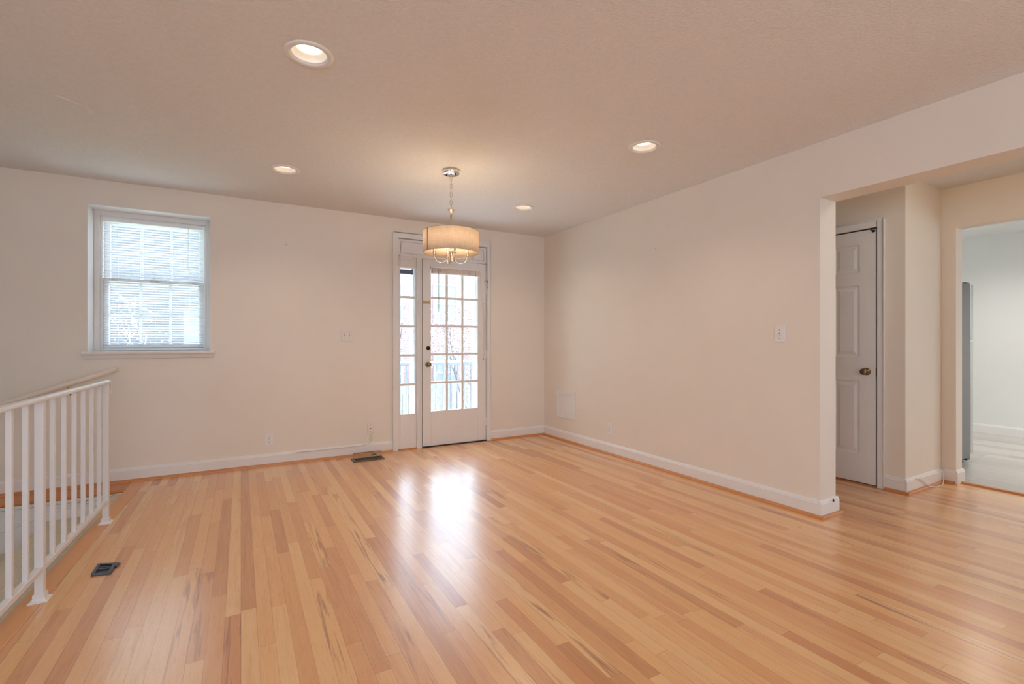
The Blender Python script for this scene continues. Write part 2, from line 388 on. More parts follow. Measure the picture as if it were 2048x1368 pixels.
struct(MB().box(XR+.19,5.12,-1.6,3.2,2.39,2.55).build('ceiling_hall',M['ceil']),'lower hall ceiling behind the header','ceiling')
KL=[(6.99,1.98)]
me=ceiling_mesh((5.0,8.3,-3.2,3.6),KL,2.46,2.60,.092); me.materials.append(M['kwall'])
o=bpy.data.objects.new('ceiling_kitchen',me); COL.objects.link(o); struct(o,'white kitchen ceiling','ceiling')

# walls
WIN=(-1.061,-.233,1.065,2.24); DOOR=(1.395,2.505,-.04,2.262)
b=MB().slab((-3.2,3.45),(-2.8,2.60),[WIN,DOOR],YB,YB+.30,'y')
struct(b.build('wall_back',M['wall']),'cream far wall with the window and the patio door','wall')
b=MB().slab((-1.2,YB),(0,H),[(.25,1.706,-.1,2.08)],XR,XR+.19,'x')
struct(b.build('wall_right',M['wall']),'cream right wall ending at the wide hall opening','wall')
struct(MB().box(XR,XR+.19,-3.4,-1.2,0,H).build('wall_front_right',M['wall']),'cream wall behind the camera to the right','wall')
b=MB().slab((-3.4,YB),(-2.8,2.60),[(-1.5,.3,.8,1.9)],-3.2,-3.0,'x')
struct(b.build('wall_left',M['wall']),'cream left wall beyond the stairwell','wall')
b=MB().slab((-3.2,3.46),(-.03,2.60),[(-1.2,2.2,.8,1.9)],-3.6,-3.4,'y')
struct(b.build('wall_rear',M['wall']),'cream wall behind the camera with a wide window','wall')
# hall
DH=(1.842,2.555,-.05,2.045)
struct(MB().slab((1.66,3.2),(0,2.39),[DH],4.35,4.47,'x').build('wall_hall',M['wall']),'cream hall wall holding the panelled door','wall')
struct(MB().box(4.47,5.0,1.66,1.78,0,2.39).build('wall_hall_return',M['wall']),'cream hall wall return between door and kitchen opening','wall')
struct(MB().box(4.47,5.0,3.08,3.2,0,2.39).build('wall_closet',M['wall']),'closet wall behind the panelled door','wall')
struct(MB().box(XR+.19,4.35,3.2,3.3,0,2.39).build('wall_hall_end',M['wall']),'cream wall at the end of the hall','wall')
struct(MB().box(XR+.19,5.12,-1.7,-1.6,0,2.39).build('wall_hall_front',M['wall']),'cream wall at the near end of the hall','wall')
struct(MB().slab((-1.6,3.2),(0,2.39),[(-.9,1.572,-.1,2.063)],5.0,5.12,'x').build('wall_kitchen_near',M['wall']),'cream wall with the tall opening into the kitchen','wall')
# kitchen
struct(MB().box(8.12,8.3,-3.2,3.6,0,2.6).build('wall_kitchen_far',M['kwall']),'white kitchen wall behind the refrigerator','wall')
struct(MB().box(5.12,8.12,3.4,3.6,0,2.6).build('wall_kitchen_back',M['kwall']),'white kitchen back wall','wall')
struct(MB().slab((5.0,8.3),(0,2.6),[(6.4,7.7,1.0,2.0)],-3.4,-3.2,'y').build('wall_kitchen_front',M['kwall']),'white kitchen wall with a window','wall')
struct(MB().box(5.0,5.12,-3.2,-1.6,0,2.6).build('wall_kitchen_side',M['kwall']),'white kitchen side wall','wall')
# stairwell lining under the floor level
struct(MB().box(-3.0,-.79,4.72,4.95,-2.6,-.03).build('wall_stairwell',M['trim']),'white stairwell wall below the oak ledge','wall')
struct(MB().box(-3.0,-.9,1.48,1.60,-2.6,-.03).build('wall_stairwell_near',M['wall']),'cream near wall of the stairwell','wall')

# baseboards: moulded top, plus an oak shoe moulding
def base_prof(sgn=1,h=.112,t=.016): return [(0,0),(t,0),(t,h-.022),(t-.004,h-.016),(t-.004,h-.012),(t-.010,h-.002),(0,h)]
def shoe_prof(t0=.016,r=.019): return [(t0,0),(t0+r,0),(t0+r*.92,r*.45),(t0+r*.6,r*.85),(t0,r*1.05)]
def base_run(name,axis,at,sgn,lo,hi,label,shoe=True,mt='trim',slo=None,shi=None):
    f=lambda P:[(at+sgn*p,z) for p,z in P]
    ax='y' if axis=='x' else 'x'          # axis = the wall's normal axis; the run goes along the other
    o=MB().prism(f(base_prof()),lo,hi,ax).build(name,M[mt]); struct(o,label,'baseboard')
    if shoe: MB().prism(f(shoe_prof()),lo if slo is None else slo,hi if shi is None else shi,ax).build('shoe_moulding',M['oaktrim'],o)
    return o
base_run('baseboard_back','y',YB,-1,-3.0,1.376,'white baseboard left of the patio door with oak shoe moulding')
base_run('baseboard_back_right','y',YB,-1,2.518,XR,'white baseboard between the patio door and the corner')
base_run('baseboard_right','x',XR,-1,1.706,YB-.016,'white baseboard along the right wall with oak shoe moulding',slo=1.672)
o=base_run('baseboard_right_end','y',1.706,-1,XR-.016,XR+.206,'white baseboard wrapping the end of the right wall',slo=XR-.0345,shi=XR+.225)
MB().tube([(3.392,1.686,.108),(3.398,1.688,.098),(3.402,1.690,.088)],[.002,.006,.003],8).build('gouge',M['dark'],o)
MB().prism([(XR+.19,0),(XR+.206,0),(XR+.206,.09),(XR+.19,.112)],1.706,1.86,'y').build('corner_return',M['trim'],o)
base_run('baseboard_hall','x',4.35,-1,1.6605,1.788,'white baseboard right of the panelled hall door',slo=1.6265)
base_run('baseboard_hall_return','y',1.66,-1,4.334,4.99,'white baseboard on the hall wall return',slo=4.3155,shi=4.965)
base_run('baseboard_kitchen_near','x',5.0,-1,1.572,1.644,'short white baseboard beside the kitchen opening')
base_run('baseboard_kitchen_jamb','y',1.572,-1,4.984,5.13,'white baseboard wrapping the kitchen opening jamb',shoe=False)
base_run('baseboard_kitchen_far','x',8.12,-1,-3.2,3.4,'white baseboard along the far kitchen wall',shoe=False)
b=MB().prism([(-.778,4.95),(-.778,4.70),(-.895,1.60),(-.806,1.60),(-.687,4.70),(-.687,4.95)],-.03,.001,'z')
struct(b.build('trim_6',M['oaktrim2'],bevel=.004),'orange oak edge board along the open side of the stairwell','edge board')
# oak ledge over the stairwell and nosing, threshold
b=MB().prism([(4.95,-.028),(4.95,0),(4.706,0),(4.694,-.004),(4.688,-.014),(4.694,-.024),(4.706,-.028)],-3.0,-.778,'x')
struct(b.build('trim_1',M['oaktrim']),'oak ledge with rounded nosing along the stairwell','ledge')
b=MB().prism([(4.718,0-.028),(4.700,-.028),(4.700,-.048),(4.718,-.060)],-3.0,-.86,'x')
struct(b.build('trim_2',M['trim']),'thin white moulding under the oak ledge','moulding')
b=MB().prism([(5.05,0),(5.055,.012),(5.075,.016),(5.10,.012),(5.115,0)],-.9,1.556,'y')
struct(b.build('trim_3',M['oaktrim']),'oak threshold strip at the kitchen opening','threshold')
b=MB().prism([(-.86,-.03),(-.86,-.17),(-1.22,-.22),(-1.5,-.42),(-2.1,-.83),(-3.0,-1.44),(-3.0,-.90),(-2.1,-.46),(-1.475,-.20),(-1.2,-.105)],4.702,4.718,'y')
o=struct(b.build('trim_4',M['trim']),'white skirt board sloping down beside the carpeted stairs','skirting')
MB().tube([(-.86,4.702,-.034),(-1.2,4.702,-.104),(-1.475,4.702,-.199),(-2.1,4.702,-.459),(-3.0,4.702,-.899)],.009,8).build('cap_moulding',M['trim'],o)

# carpeted stairs
TR=[(-.76,-.03),(-.86,-.03),(-.86,-.165)]
x,z=-1.22,-.165
for i in range(7):
    TR+=[(x-.012,z),(x-.026,z-.010),(x-.028,z-.028),(x-.012,z-.045),(x,z-.06)]; z-=.185; TR.append((x,z)); x-=.29
TR+=[(-3.0,z),(-3.0,z-.3),(-.76,-.6)]
b=MB().prism([(px,pz) for px,pz in TR if px>=-3.0],1.60,4.70,'y')
struct(b.build('staircase',M['carpet'],bevel=.008),'beige carpeted stairs going down behind the white railing','stairs')

# ------------------------------------------------------------------ window 1
x0,x1,z0,z1=WIN
w1=thing('window_1',((x0+x1)/2,YB,z0),'white double-hung window with grilles in the far wall, above the stair railing','window',kind='structure')
d=.005
b=MB(); yb=YB+.205
for q in ((x0-.001,x0+.004,z0,z1),(x1-.004,x1+.001,z0,z1),(x0,x1,z1-.004,z1+.001)): b.box(q[0],q[1],YB-.003,yb,q[2],q[3])
b.build('reveal',M['trim'],w1)
fx0,fx1,fz0,fz1=x0+.058,x1-.058,z0+.004,z1-.060
b=MB()
b.box(x0+.004,fx0-.016,yb-.025,yb+.06,z0,z1-.004).box(fx1+.016,x1-.004,yb-.025,yb+.06,z0,z1-.004).box(fx0-.016,fx1+.016,yb-.025,yb+.06,fz1+.016,z1-.004)
b.box(fx0-.016,fx0,yb-.012,yb+.075,z0,fz1+.016).box(fx1,fx1+.016,yb-.012,yb+.075,z0,fz1+.016).box(fx0,fx1,yb-.012,yb+.075,fz1,fz1+.016)
b.box(fx0-.016,fx1+.016,yb+.0,yb+.09,z0-.02,z0+.006)
b.build('frame',M['trim'],w1,bevel=.003)
zm=1.652
def sash(name,za,zb,y,meet_top):
    st=.040; b=MB()
    b.box(fx0+.002,fx0+st,y,y+.028,za,zb).box(fx1-st,fx1-.002,y,y+.028,za,zb)
    b.box(fx0+st,fx1-st,y,y+.028,za,za+(.034 if not meet_top else .045)).box(fx0+st,fx1-st,y,y+.028,zb-.036,zb)
    o=b.build(name,M['vinyl'],w1,bevel=.003)
    gx0,gx1,ga,gb=fx0+st,fx1-st,za+.034,zb-.036
    g=MB()
    for k in (1,2): xx=gx0+(gx1-gx0)*k/3; g.box(xx-.009,xx+.009,y+.008,y+.020,ga,gb)
    zz=(ga+gb)/2; g.box(gx0,gx1,y+.0085,y+.0195,zz-.009,zz+.009)
    g.build('grille',M['vinyl'],o)
    MB().box(gx0-.004,gx1+.004,y+.022,y+.025,ga-.004,gb+.004).build('pane',M['glass'],o)
    return o
up=sash('upper_sash',zm-.018,fz1-.002,yb+.046,False)
lo_=sash('lower_sash',z0+.008,zm+.022,yb-.008,True)
MB().box(fx0+.32,fx0+.38,yb-.016,yb-.008,zm+.012,zm+.020).box(fx0+.335,fx0+.365,yb-.020,yb-.008,zm+.018,zm+.026).build('sash_lock',M['screw'],lo_,bevel=.002)
for xx in (fx0+.06,fx1-.09): MB().box(xx,xx+.03,yb-.012,yb-.007,zm+.010,zm+.016).build('tilt_latch',M['screw'],lo_)
b=MB().prism([(YB+.20,z0-.030),(YB+.20,z0+.002),(YB-.030,z0+.002),(YB-.038,z0-.006),(YB-.036,z0-.020),(YB-.026,z0-.030)],x0-.03,x1+.033,'x')
b.prism([(YB+.0,z0-.030),(YB-.022,z0-.030),(YB-.020,z0-.040),(YB-.012,z0-.058),(YB+.0,z0-.062)],x0-.018,x1+.021,'x')
b.build('sill',M['trim'],w1,bevel=.002)

# mini blind hanging in the window, just inside the sashes
mb=thing('mini_blind',((fx0+fx1)/2,yb-.024,fz1),'white mini blind lowered over the double-hung window','blind')
bx0,bx1=fx0+.006,fx1-.006
yS=yb-.024
MB().box(bx0,bx1,yb-.040,yb-.011,fz1-.030,fz1-.001).build('headrail',M['slat'],mb,bevel=.002)
b=MB(); nsl=50; zt=fz1-.038; zbm=z0+.030
for k in range(nsl):
    zz=zt-(zt-zbm)*k/(nsl-1); tilt=.0035
    pts=[]
    for i in range(4):
        s_=i/3; yy=yS-.0095+.019*s_; pts.append((yy,zz+tilt*(1-2*s_)+.0012*math.sin(PI*s_)))
    droop=lambda q: 0.0
    n=len(b.v)
    b.prism(pts+[(p[0],p[1]-.0005) for p in pts[::-1]],bx0,bx1,'x')
b.build('slats',M['slat'],mb,merge=False)
b=MB(); b.bar((bx0,yS,zbm-.020),(bx1,yS,zbm-.012),.020,.012); b.build('bottom_rail',M['slat'],mb,bevel=.002)
for xx in (bx0+.10,(bx0+bx1)/2,bx1-.10): MB().tube([(xx,yS,zt+.01),(xx,yS,zbm-.015)],.0009,5).build('ladder_cord',M['slat'],mb)
MB().tube([(bx1-.11,yb-.044,fz1-.02),(bx1-.115,yb-.046,fz1-.40)],.0016,6).build('lift_cord',M['slat'],mb)

# ------------------------------------------------------------------ door 1: patio door with sidelight
d1=thing('door_1',(1.95,YB,0),'white glazed patio door with a narrow sidelight and panelled transom','door',kind='structure')
yf=YB-.004
def frame_ring(b,xa,xb,za,zb,w_,y0,y1):
    b.box(xa,xa+w_,y0,y1,za,zb).box(xb-w_,xb,y0,y1,za,zb).box(xa+w_,xb-w_,y0,y1,zb-w_,zb); return b
b=MB()
# casing with a back band
b.box(1.376,1.430,YB-.020,YB+.03,0,2.282).box(2.470,2.518,YB-.020,YB+.03,0,2.282).box(1.430,2.470,YB-.020,YB+.03,2.236,2.282)
b.box(1.374,1.386,YB-.028,YB-.019,0,2.290).box(2.508,2.520,YB-.028,YB-.019,0,2.290).box(1.386,2.508,YB-.028,YB-.019,2.278,2.290)
b.build('casing',M['trim'],d1,bevel=.003)
b=MB()
b.box(1.396,1.432,YB+.03,YB+.28,-.02,2.262).box(2.468,2.504,YB+.055,YB+.28,-.02,2.262).box(1.432,2.468,YB+.03,YB+.28,2.226,2.262)
b.box(1.638,1.694,YB-.008,YB+.24,0,2.044).box(1.432,2.468,YB+.02,YB+.24,2.044,2.060)
b.box(1.645,1.656,YB-.016,YB-.008,.10,2.02).box(1.672,1.683,YB-.014,YB-.008,0,2.03)
b.build('jamb',M['trim'],d1,bevel=.002)
frame_ring(MB(),1.696,2.468,.0,2.040,.048,YB+.235,YB+.272).build('storm_frame',M['vinyl'],d1,bevel=.003)
MB().box(1.6942,1.7028,YB+.010,YB+.04,.012,2.040).box(1.6942,2.468,YB+.010,YB+.02,2.0402,2.0438).build('gap_shade',M['dark'],d1)  # near-black strips painted in as the shade of the door gaps
b=MB().box(1.432,2.468,YB+.022,YB+.06,2.060,2.226)
def panel_mould(b,xa,xb,za,zb,y,w_=.016,t=.010):
    b.box(xa,xb,y-t,y,za,za+w_).box(xa,xb,y-t,y,zb-w_,zb).box(xa,xa+w_,y-t,y,za+w_,zb-w_).box(xb-w_,xb,y-t,y,za+w_,zb-w_)
    return b
b.box(1.432,1.46,YB+.002,YB+.022,2.060,2.226).box(2.44,2.468,YB+.002,YB+.022,2.060,2.226).box(1.46,2.44,YB+.002,YB+.022,2.206,2.226).box(1.46,2.44,YB+.002,YB+.022,2.044,2.074)
b.box(2.30,2.316,YB+.008,YB+.022,2.074,2.206); panel_mould(b,2.33,2.43,2.084,2.198,YB+.022); panel_mould(b,1.47,2.29,2.084,2.198,YB+.022)
b.build('transom_panel',M['doorw'],d1,bevel=.002)
def lites(name,xa,xb,za,zb,outer,cols,rows,y,th,mun,parent):
    # outer = (left,right,bottom,top) of the leaf; glass area xa..xb, za..zb
    b=MB(); L_,R_,B_,T_=outer
    b.box(L_,xa,y,y+th,B_,T_).box(xb,R_,y,y+th,B_,T_).box(xa,xb,y,y+th,B_,za).box(xa,xb,y,y+th,zb,T_)
    o=b.build(name,M['doorw'],parent,bevel=.004)
    g=MB()
    for k in range(1,cols): xx=xa+(xb-xa)*k/cols; g.box(xx-mun/2,xx+mun/2,y+.004,y+th-.004,za,zb)
    for k in range(1,rows): zz=za+(zb-za)*k/rows; g.box(xa,xb,y+.0045,y+th-.0045,zz-mun/2,zz+mun/2)
    g.build('muntins',M['doorw'],o,bevel=.004)
    MB().box(xa-.004,xb+.004,y+th/2-.002,y+th/2+.002,za-.004,zb+.004).build('panes',M['glass'],o)
    return o
sl=lites('sidelight',1.460,1.620,.377,1.930,(1.432,1.638,.012,2.044),1,5,YB+.006,.036,.026,d1)
panel_mould(MB(),1.440,1.632,1.95,2.034,YB+.006,.012,.006).build('sidelight_moulding',M['doorw'],sl,bevel=.002)
MB().box(1.432,1.638,YB-.004,YB+.10,-.02,.012).build('oak_stop',M['oaktrim'],d1)
lf=lites('door_leaf',1.800,2.360,.388,1.935,(1.703,2.466,.012,2.040),3,5,YB+.004,.044,.026,d1)
MB().box(1.694,2.470,YB-.012,YB+.12,-.02,.008).build('threshold',M['bronze'],d1)
# hardware
b=MB().lathe([(.001,-.004),(.021,-.004),(.0215,-.001),(.0215,0)],(1.767,YB+.004,1.077),'y',24).lathe([(.001,-.012),(.013,-.011),(.016,-.004)],(1.767,YB+.004,1.077),'y',20)
b.build('deadbolt',M['bronze'],lf)
kn=MB().lathe([(.001,-.006),(.026,-.005),(.030,0)],(1.764,YB+.004,.898),'y',24).lathe([(.012,-.005),(.011,-.020),(.020,-.028),(.026,-.040),(.024,-.052),(.012,-.058),(.001,-.059)],(1.764,YB+.004,.898),'y',24).build('door_knob',M['abrass'],lf)
b=MB().box(1.708,1.792,YB-.002,YB+.004,1.560,1.590).box(1.712,1.788,YB-.006,YB-.002,1.571,1.579); b.build('brass_plate',M['brass'],lf,bevel=.001)
for zz in (.22,1.00,1.74):
    b=MB().tube([(2.470,YB-.004,zz-.045),(2.470,YB-.004,zz+.045)],.006,10).box(2.455,2.485,YB-.003,YB+.004,zz-.042,zz+.042)
    b.build('hinge',M['trim'],lf)
# cord looped on the mullion
b=MB().tube([(1.651,YB-.018,1.59),(1.647,YB-.020,1.575),(1.651,YB-.019,1.555),(1.656,YB-.018,1.50),(1.657,YB-.018,1.44)],.0022,6)
b.tube([(1.652,YB-.018,1.592),(1.658,YB-.022,1.580),(1.653,YB-.020,1.560)],.0022,6); b.lathe([(.001,.012),(.004,.008),(.005,-.004),(.001,-.008)],(1.657,YB-.018,1.438),'z',8)
tag(b.build('pull_cord',M['cable']),'short tan pull cord tied to the mullion beside the sidelight','cord')

# rolled shade behind the top sidelight pane
t=thing('roller_shade',(1.54,YB+.08,1.90),'dark slate-blue rolled shade behind the top sidelight pane','shade')
MB().tube([(1.452,YB+.085,1.895),(1.612,YB+.085,1.895)],.020,16).build('roll',M['shadecap'],t)
MB().box(1.452,1.612,YB+.062,YB+.068,1.872,1.918).build('valance',M['shadecap'],t)
for xx in (1.449,1.615): MB().box(xx-.002,xx+.002,YB+.06,YB+.11,1.87,1.945).build('bracket',M['iron'],t)

# raised blind on the door leaf
t=thing('door_blind',(2.08,YB-.01,1.95),'raised cream horizontal blind bunched at the top of the patio door glass','blind')
bx0,bx1=1.792,2.376; yB=YB-.020
MB().box(bx0,bx1,yB-.013,yB+.013,1.944,1.962).build('headrail',M['slatwarm'],t,bevel=.002)
b=MB()
for k in range(12):
    zz=1.941-k*.0035; dx=random.uniform(-.002,.002); sag=.004*math.sin(k*2.1)
    b.prism([(yB-.013,zz),(yB,zz+.0008),(yB+.013,zz),(yB+.013,zz-.0026),(yB,zz-.0018),(yB-.013,zz-.0026)],bx0+.004+dx,bx1-.004+dx,'x')
b.build('slats',M['slatwarm'],t,merge=False)
MB().box(bx0+.004,bx1-.004,yB-.013,yB+.013,1.886,1.900).build('bottom_rail',M['slatwarm'],t,bevel=.002)
for xx in (bx0+.012,bx0+.105,bx1-.14,bx1-.055): MB().tube([(xx,yB-.0145,1.944),(xx,yB-.0145,1.888)],.0016,6).build('ladder_tape',M['screw'],t)
for xx in (bx0-.002,bx1+.002): MB().box(xx-.004,xx+.004,yB-.016,YB+.004,1.940,1.968).build('end_bracket',M['slatwarm'],t)
MB().tube([(1.869,yB-.020,1.945),(1.870,yB-.022,1.85),(1.873,yB-.020,1.467)],.0032,8).build('tilt_wand',M['screw'],t)
MB().box(1.808,1.826,YB-.006,YB+.004,1.968,1.992).box(1.796,1.804,YB-.004,YB+.004,1.968,1.990).build('spare_bracket',M['trim'],t)
b=MB().tube([(2.376,yB-.012,1.93),(2.396,YB-.006,1.70),(2.410,YB-.012,1.64),(2.425,YB-.014,1.58),(2.432,YB-.012,1.45),(2.428,YB-.012,1.2),(2.427,YB-.012,.955)],.0014,6)
b.tube([(2.425,YB-.014,1.58),(2.437,YB-.012,1.40),(2.441,YB-.012,1.10),(2.438,YB-.012,.985)],.0014,6)
b.build('lift_cord',M['cable'],t)
MB().lathe([(.001,.012),(.005,.006),(.006,-.008),(.001,-.014)],(2.427,YB-.012,.948),'z',10).build('cord_tassel',M['screw'],t)
MB().lathe([(.001,.008),(.006,.004),(.006,-.004),(.001,-.008)],(2.425,YB-.014,1.58),'z',10).build('cord_knot',M['screw'],t)

# hook and eye latch on the casing
t=thing('hook_latch',(2.46,YB-.012,1.842),'small metal hook latch high on the right casing of the patio door','latch')
MB().lathe([(.001,-.022),(.006,-.020),(.007,-.012),(.004,-.006),(.009,-.002),(.010,0)],(2.474,YB-.020,1.842),'y',12).build('knob',M['screw'],t)
MB().tube([(2.474,YB-.030,1.846),(2.458,YB-.030,1.846),(2.446,YB-.026,1.842),(2.440,YB-.016,1.838),(2.440,YB+.004,1.838)],.0025,6).build('hook',M['screw'],t)
MB().tube([(2.478,YB-.026,1.836),(2.482,YB-.028,1.80),(2.478,YB-.026,1.770)],.0018,6).lathe([(.001,-.006),(.005,-.004),(.005,0)],(2.477,YB-.022,1.768),'y',10).build('chain',M['screw'],t)

# ------------------------------------------------------------------ door 2: panelled hall door
d2=thing('door_2',(4.35,2.2,0),'white six-panel hall door with an antique brass knob, past the wall end','door',kind='structure')
xf=4.339                                  # front face of the leaf
b=MB(); ya,yb2,zt=1.842,2.555,2.034
# casing, with a bead
b.box(4.332,4.352,1.790,1.838,0,2.098).box(4.332,4.352,2.555,2.607,0,2.098).box(4.332,4.352,1.842,2.555,2.046,2.098)
b.box(4.326,4.333,1.786,1.797,0,2.104).box(4.326,4.333,2.600,2.611,0,2.104).box(4.326,4.333,1.797,2.600,2.093,2.104)
b.build('casing',M['trim'],d2,bevel=.003)
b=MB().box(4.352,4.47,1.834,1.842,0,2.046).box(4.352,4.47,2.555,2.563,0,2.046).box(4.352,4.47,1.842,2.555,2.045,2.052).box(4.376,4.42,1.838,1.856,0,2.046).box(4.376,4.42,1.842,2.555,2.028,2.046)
b.build('jamb',M['dark'],d2)  # jamb coloured near black to stand for the shade around the leaf
def raised(b,y0_,y1_,z0_,z1_):
    # sunk moulding around a raised field, facing -x
    def ring(o1,d1_,o2,d2_):
        p=[(xf+d1_,y0_+o1,z0_+o1),(xf+d1_,y1_-o1,z0_+o1),(xf+d1_,y1_-o1,z1_-o1),(xf+d1_,y0_+o1,z1_-o1)]
        q=[(xf+d2_,y0_+o2,z0_+o2),(xf+d2_,y1_-o2,z0_+o2),(xf+d2_,y1_-o2,z1_-o2),(xf+d2_,y0_+o2,z1_-o2)]
        b.add(p+q,[(0,1,5,4),(1,2,6,5),(2,3,7,6),(3,0,4,7)])
    ring(0,0,.010,.008); ring(.010,.008,.020,.008); ring(.020,.008,.044,.001)
    b.add([(xf+.001,y0_+.044,z0_+.044),(xf+.001,y1_-.044,z0_+.044),(xf+.001,y1_-.044,z1_-.044),(xf+.001,y0_+.044,z1_-.044)],[(0,1,2,3)])
lx0,lx1=1.849,2.551
cols=[(lx0+.112,(lx0+lx1)/2-.052),((lx0+lx1)/2+.052,lx1-.112)]
rowz=[(.24,.83),(1.02,1.60),(1.70,1.93)]
b=MB(); cells=[(c[0],c[1],r[0],r[1]) for c in cols for r in rowz]
b.slab((lx0,lx1),(.012,zt),cells,xf,xf+.034,'x')
for c in cells: raised(b,*c)
lf2=b.build('door_leaf',M['doorw'],d2)
b=MB().lathe([(.030,0),(.029,-.006),(.013,-.010),(.011,-.024),(.018,-.030),(.026,-.042),(.025,-.054),(.016,-.060),(.001,-.061)],(xf,1.912,.906),'x',28)
b.build('door_knob',M['abrass'],lf2)
MB().box(xf-.001,xf+.02,1.839,1.8485,.875,.935).build('latch_plate',M['bronze'],lf2)
b=MB().tube([(xf-.010,1.885,2.036),(xf-.014,1.872,2.026),(xf-.010,1.862,2.020)],.004,8).lathe([(.001,-.012),(.010,-.010),(.012,0)],(xf,1.862,2.018),'x',14)
b.build('door_hook',M['bronze'],lf2)
MB().box(4.345,4.44,1.842,2.555,0,.004).build('saddle',M['oaktrim'],d2)
for zz in (.25,1.05,1.82):
    MB().tube([(xf-.004,2.555,zz-.04),(xf-.004,2.555,zz+.04)],.006,8).build('hinge',M['abrass'],lf2)

# hall cable along the return baseboard
b=MB().tube([(4.46,1.638,.100),(4.52,1.637,.095),(4.60,1.637,.060),(4.68,1.630,.012),(4.76,1.612,.004),(4.85,1.608,.004),(4.90,1.618,.008),(4.94,1.632,.03),(4.955,1.638,.08),(4.958,1.640,.112)],.003,8)
tag(b.build('cable',M['wplate']),'thin white cable lying along the hall return baseboard','cable')

# ------------------------------------------------------------------ recessed lights
def downlight(x,y,z,label,group):
    t=thing('recessed_light',(x,y,z),label,'ceiling light',group)
    MB().lathe([(.074,.004),(.078,-.006),(.092,-.009),(.101,-.006),(.104,0),(.104,.001)],(x,y,z),'z',48).build('trim_ring',M['wplate'],t)
    MB().lathe([(.076,-.002),(.073,.006),(.066,.018),(.058,.028),(.053,.034),(.060,.050),(.090,.052),(.090,.002),(.076,-.002)],(x,y,z),'z',48).build('baffle',M['wplate'],t)
    MB().lathe([(.001,.031),(.030,.032),(.048,.033),(.0545,.035),(.056,.042),(.001,.043)],(x,y,z),'z',40).build('lens',M['lens'],t)
    return t
names=['white recessed light, largest and nearest of the ceiling lights','white recessed light between the far-wall window and the chandelier','white recessed light nearest the hall opening','white recessed light by the far right corner, right of the chandelier']
d0=None
for (x,y),nm in zip(LIGHTS,names):
    if d0 is None: d0=downlight(x,y,H,nm,'recessed ceiling lights')
    else:
        c=copy_tree(d0); c.location=(x,y,H); c['label']=nm
    lamp('downlight_lamp','SPOT',DOWN_W*4,(x,y,H-.016),(0,0,0),WARM,spot_size=math.radians(140),spot_blend=.9,shadow_soft_size=.045)
c=copy_tree(d0); c.location=(KL[0][0],KL[0][1],2.46); c['label']='round recessed light in the kitchen ceiling, seen through the hall opening'; c['group']='kitchen lights'
lamp('kitchen_lamp_and_fill','SPOT',KIT_W*.45,(KL[0][0],KL[0][1],2.46-.016),(0,0,0),(1,.93,.84),spot_size=math.radians(150),spot_blend=.9,shadow_soft_size=.045)
for yy in (.3,-1.4): lamp('kitchen_lamp_and_fill','SPOT',KIT_W*1.2,(6.99,yy,2.44),(0,0,0),(1,.93,.84),spot_size=math.radians(150),spot_blend=.9,shadow_soft_size=.06)  # two added unseen fill lights, brightening the far kitchen wall
lamp('hall_fill','POINT',HALL_FILL_W,(3.8,.5,2.28),(0,0,0),(1,.86,.66),shadow_soft_size=.08)  # added fill light out of view, lifts the hall walls and door

# ------------------------------------------------------------------ chandelier
cx_,cy_=1.382,3.367
ch=thing('chandelier',(cx_,cy_,H),'drum-shade pendant chandelier hanging on a chain before the patio door','chandelier')
cp=MB().lathe([(.001,-.030),(.060,-.029),(.064,-.026),(.064,-.002),(.062,0),(.001,0)],(cx_,cy_,H),'z',40).build('canopy',M['chrome'],ch)
A_=Vector((math.cos(-math.radians(29.6)),math.sin(-math.radians(29.6)),0)); D_=Vector((math.sin(math.radians(29.6)),math.cos(math.radians(29.6)),0))
for s in (-1,1):
    p=Vector((cx_,cy_,H-.030))+A_*.036*s-D_*.012*s
    MB().lathe([(.001,-.010),(.005,-.009),(.006,-.001),(.006,.001)],p,'z',12).build('canopy_screw',M['bronze'],cp)
MB().lathe([(.001,-.022),(.007,-.020),(.009,-.012),(.006,0)],(cx_,cy_,H-.029),'z',16).build('canopy_loop',M['nickel'],cp)
zc=2.396; links=8; stp=(2.396-2.150)/links
chn=None
for k in range(links):
    zz=zc-stp*(k+.5); pts=[]
    big = k%2==0
    ang=math.radians(-29.6)+(PI/2 if k%2 else 0.25); hx=.009; hz=stp*.5+.0035
    for i in range(20):
        a=2*PI*i/20; r_=hx*math.cos(a); s_=hz*math.copysign(abs(math.sin(a))**.8,math.sin(a))
        pts.append((cx_+r_*math.cos(ang),cy_+r_*math.sin(ang),zz+s_))
    MB().tube(pts,.0017,6,closed=True).build('chain_link',M['nickel'],ch)
MB().tube([(cx_+.002,cy_+.003,H-.05),(cx_+.004,cy_-.002,2.34),(cx_-.003,cy_+.002,2.26),(cx_+.002,cy_,2.14)],.0016,6).build('lamp_cord',M['clear'],ch)
MB().lathe([(.001,2.152-H),(.006,2.151-H),(.006,2.147-H),(.026,2.144-H),(.027,2.141-H),(.020,2.132-H),(.012,2.118-H),(.008,2.110-H),(.0065,2.106-H)],(cx_,cy_,H),'z',28).build('cone_cap',M['nickel'],ch)
MB().tube([(cx_,cy_,2.112),(cx_,cy_,1.84)],.0062,14).build('stem',M['nickel'],ch)
MB().lathe([(.001,-.050),(.006,-.048),(.009,-.040),(.007,-.030),(.014,-.022),(.018,-.010),(.014,.004),(.0065,.012)],(cx_,cy_,1.838),'z',24).build('hub',M['nickel'],ch)
RS=.209; zt_,zb_=1.975,1.812
b=MB().lathe([(RS,zb_),(RS+.0012,(zb_+zt_)/2),(RS,zt_),(RS-.003,zt_),(RS-.0022,(zb_+zt_)/2),(RS-.003,zb_),(RS,zb_)],(cx_,cy_,0),'z',96)
shd=b.build('lamp_shade',M['linen'],ch)
b=MB()
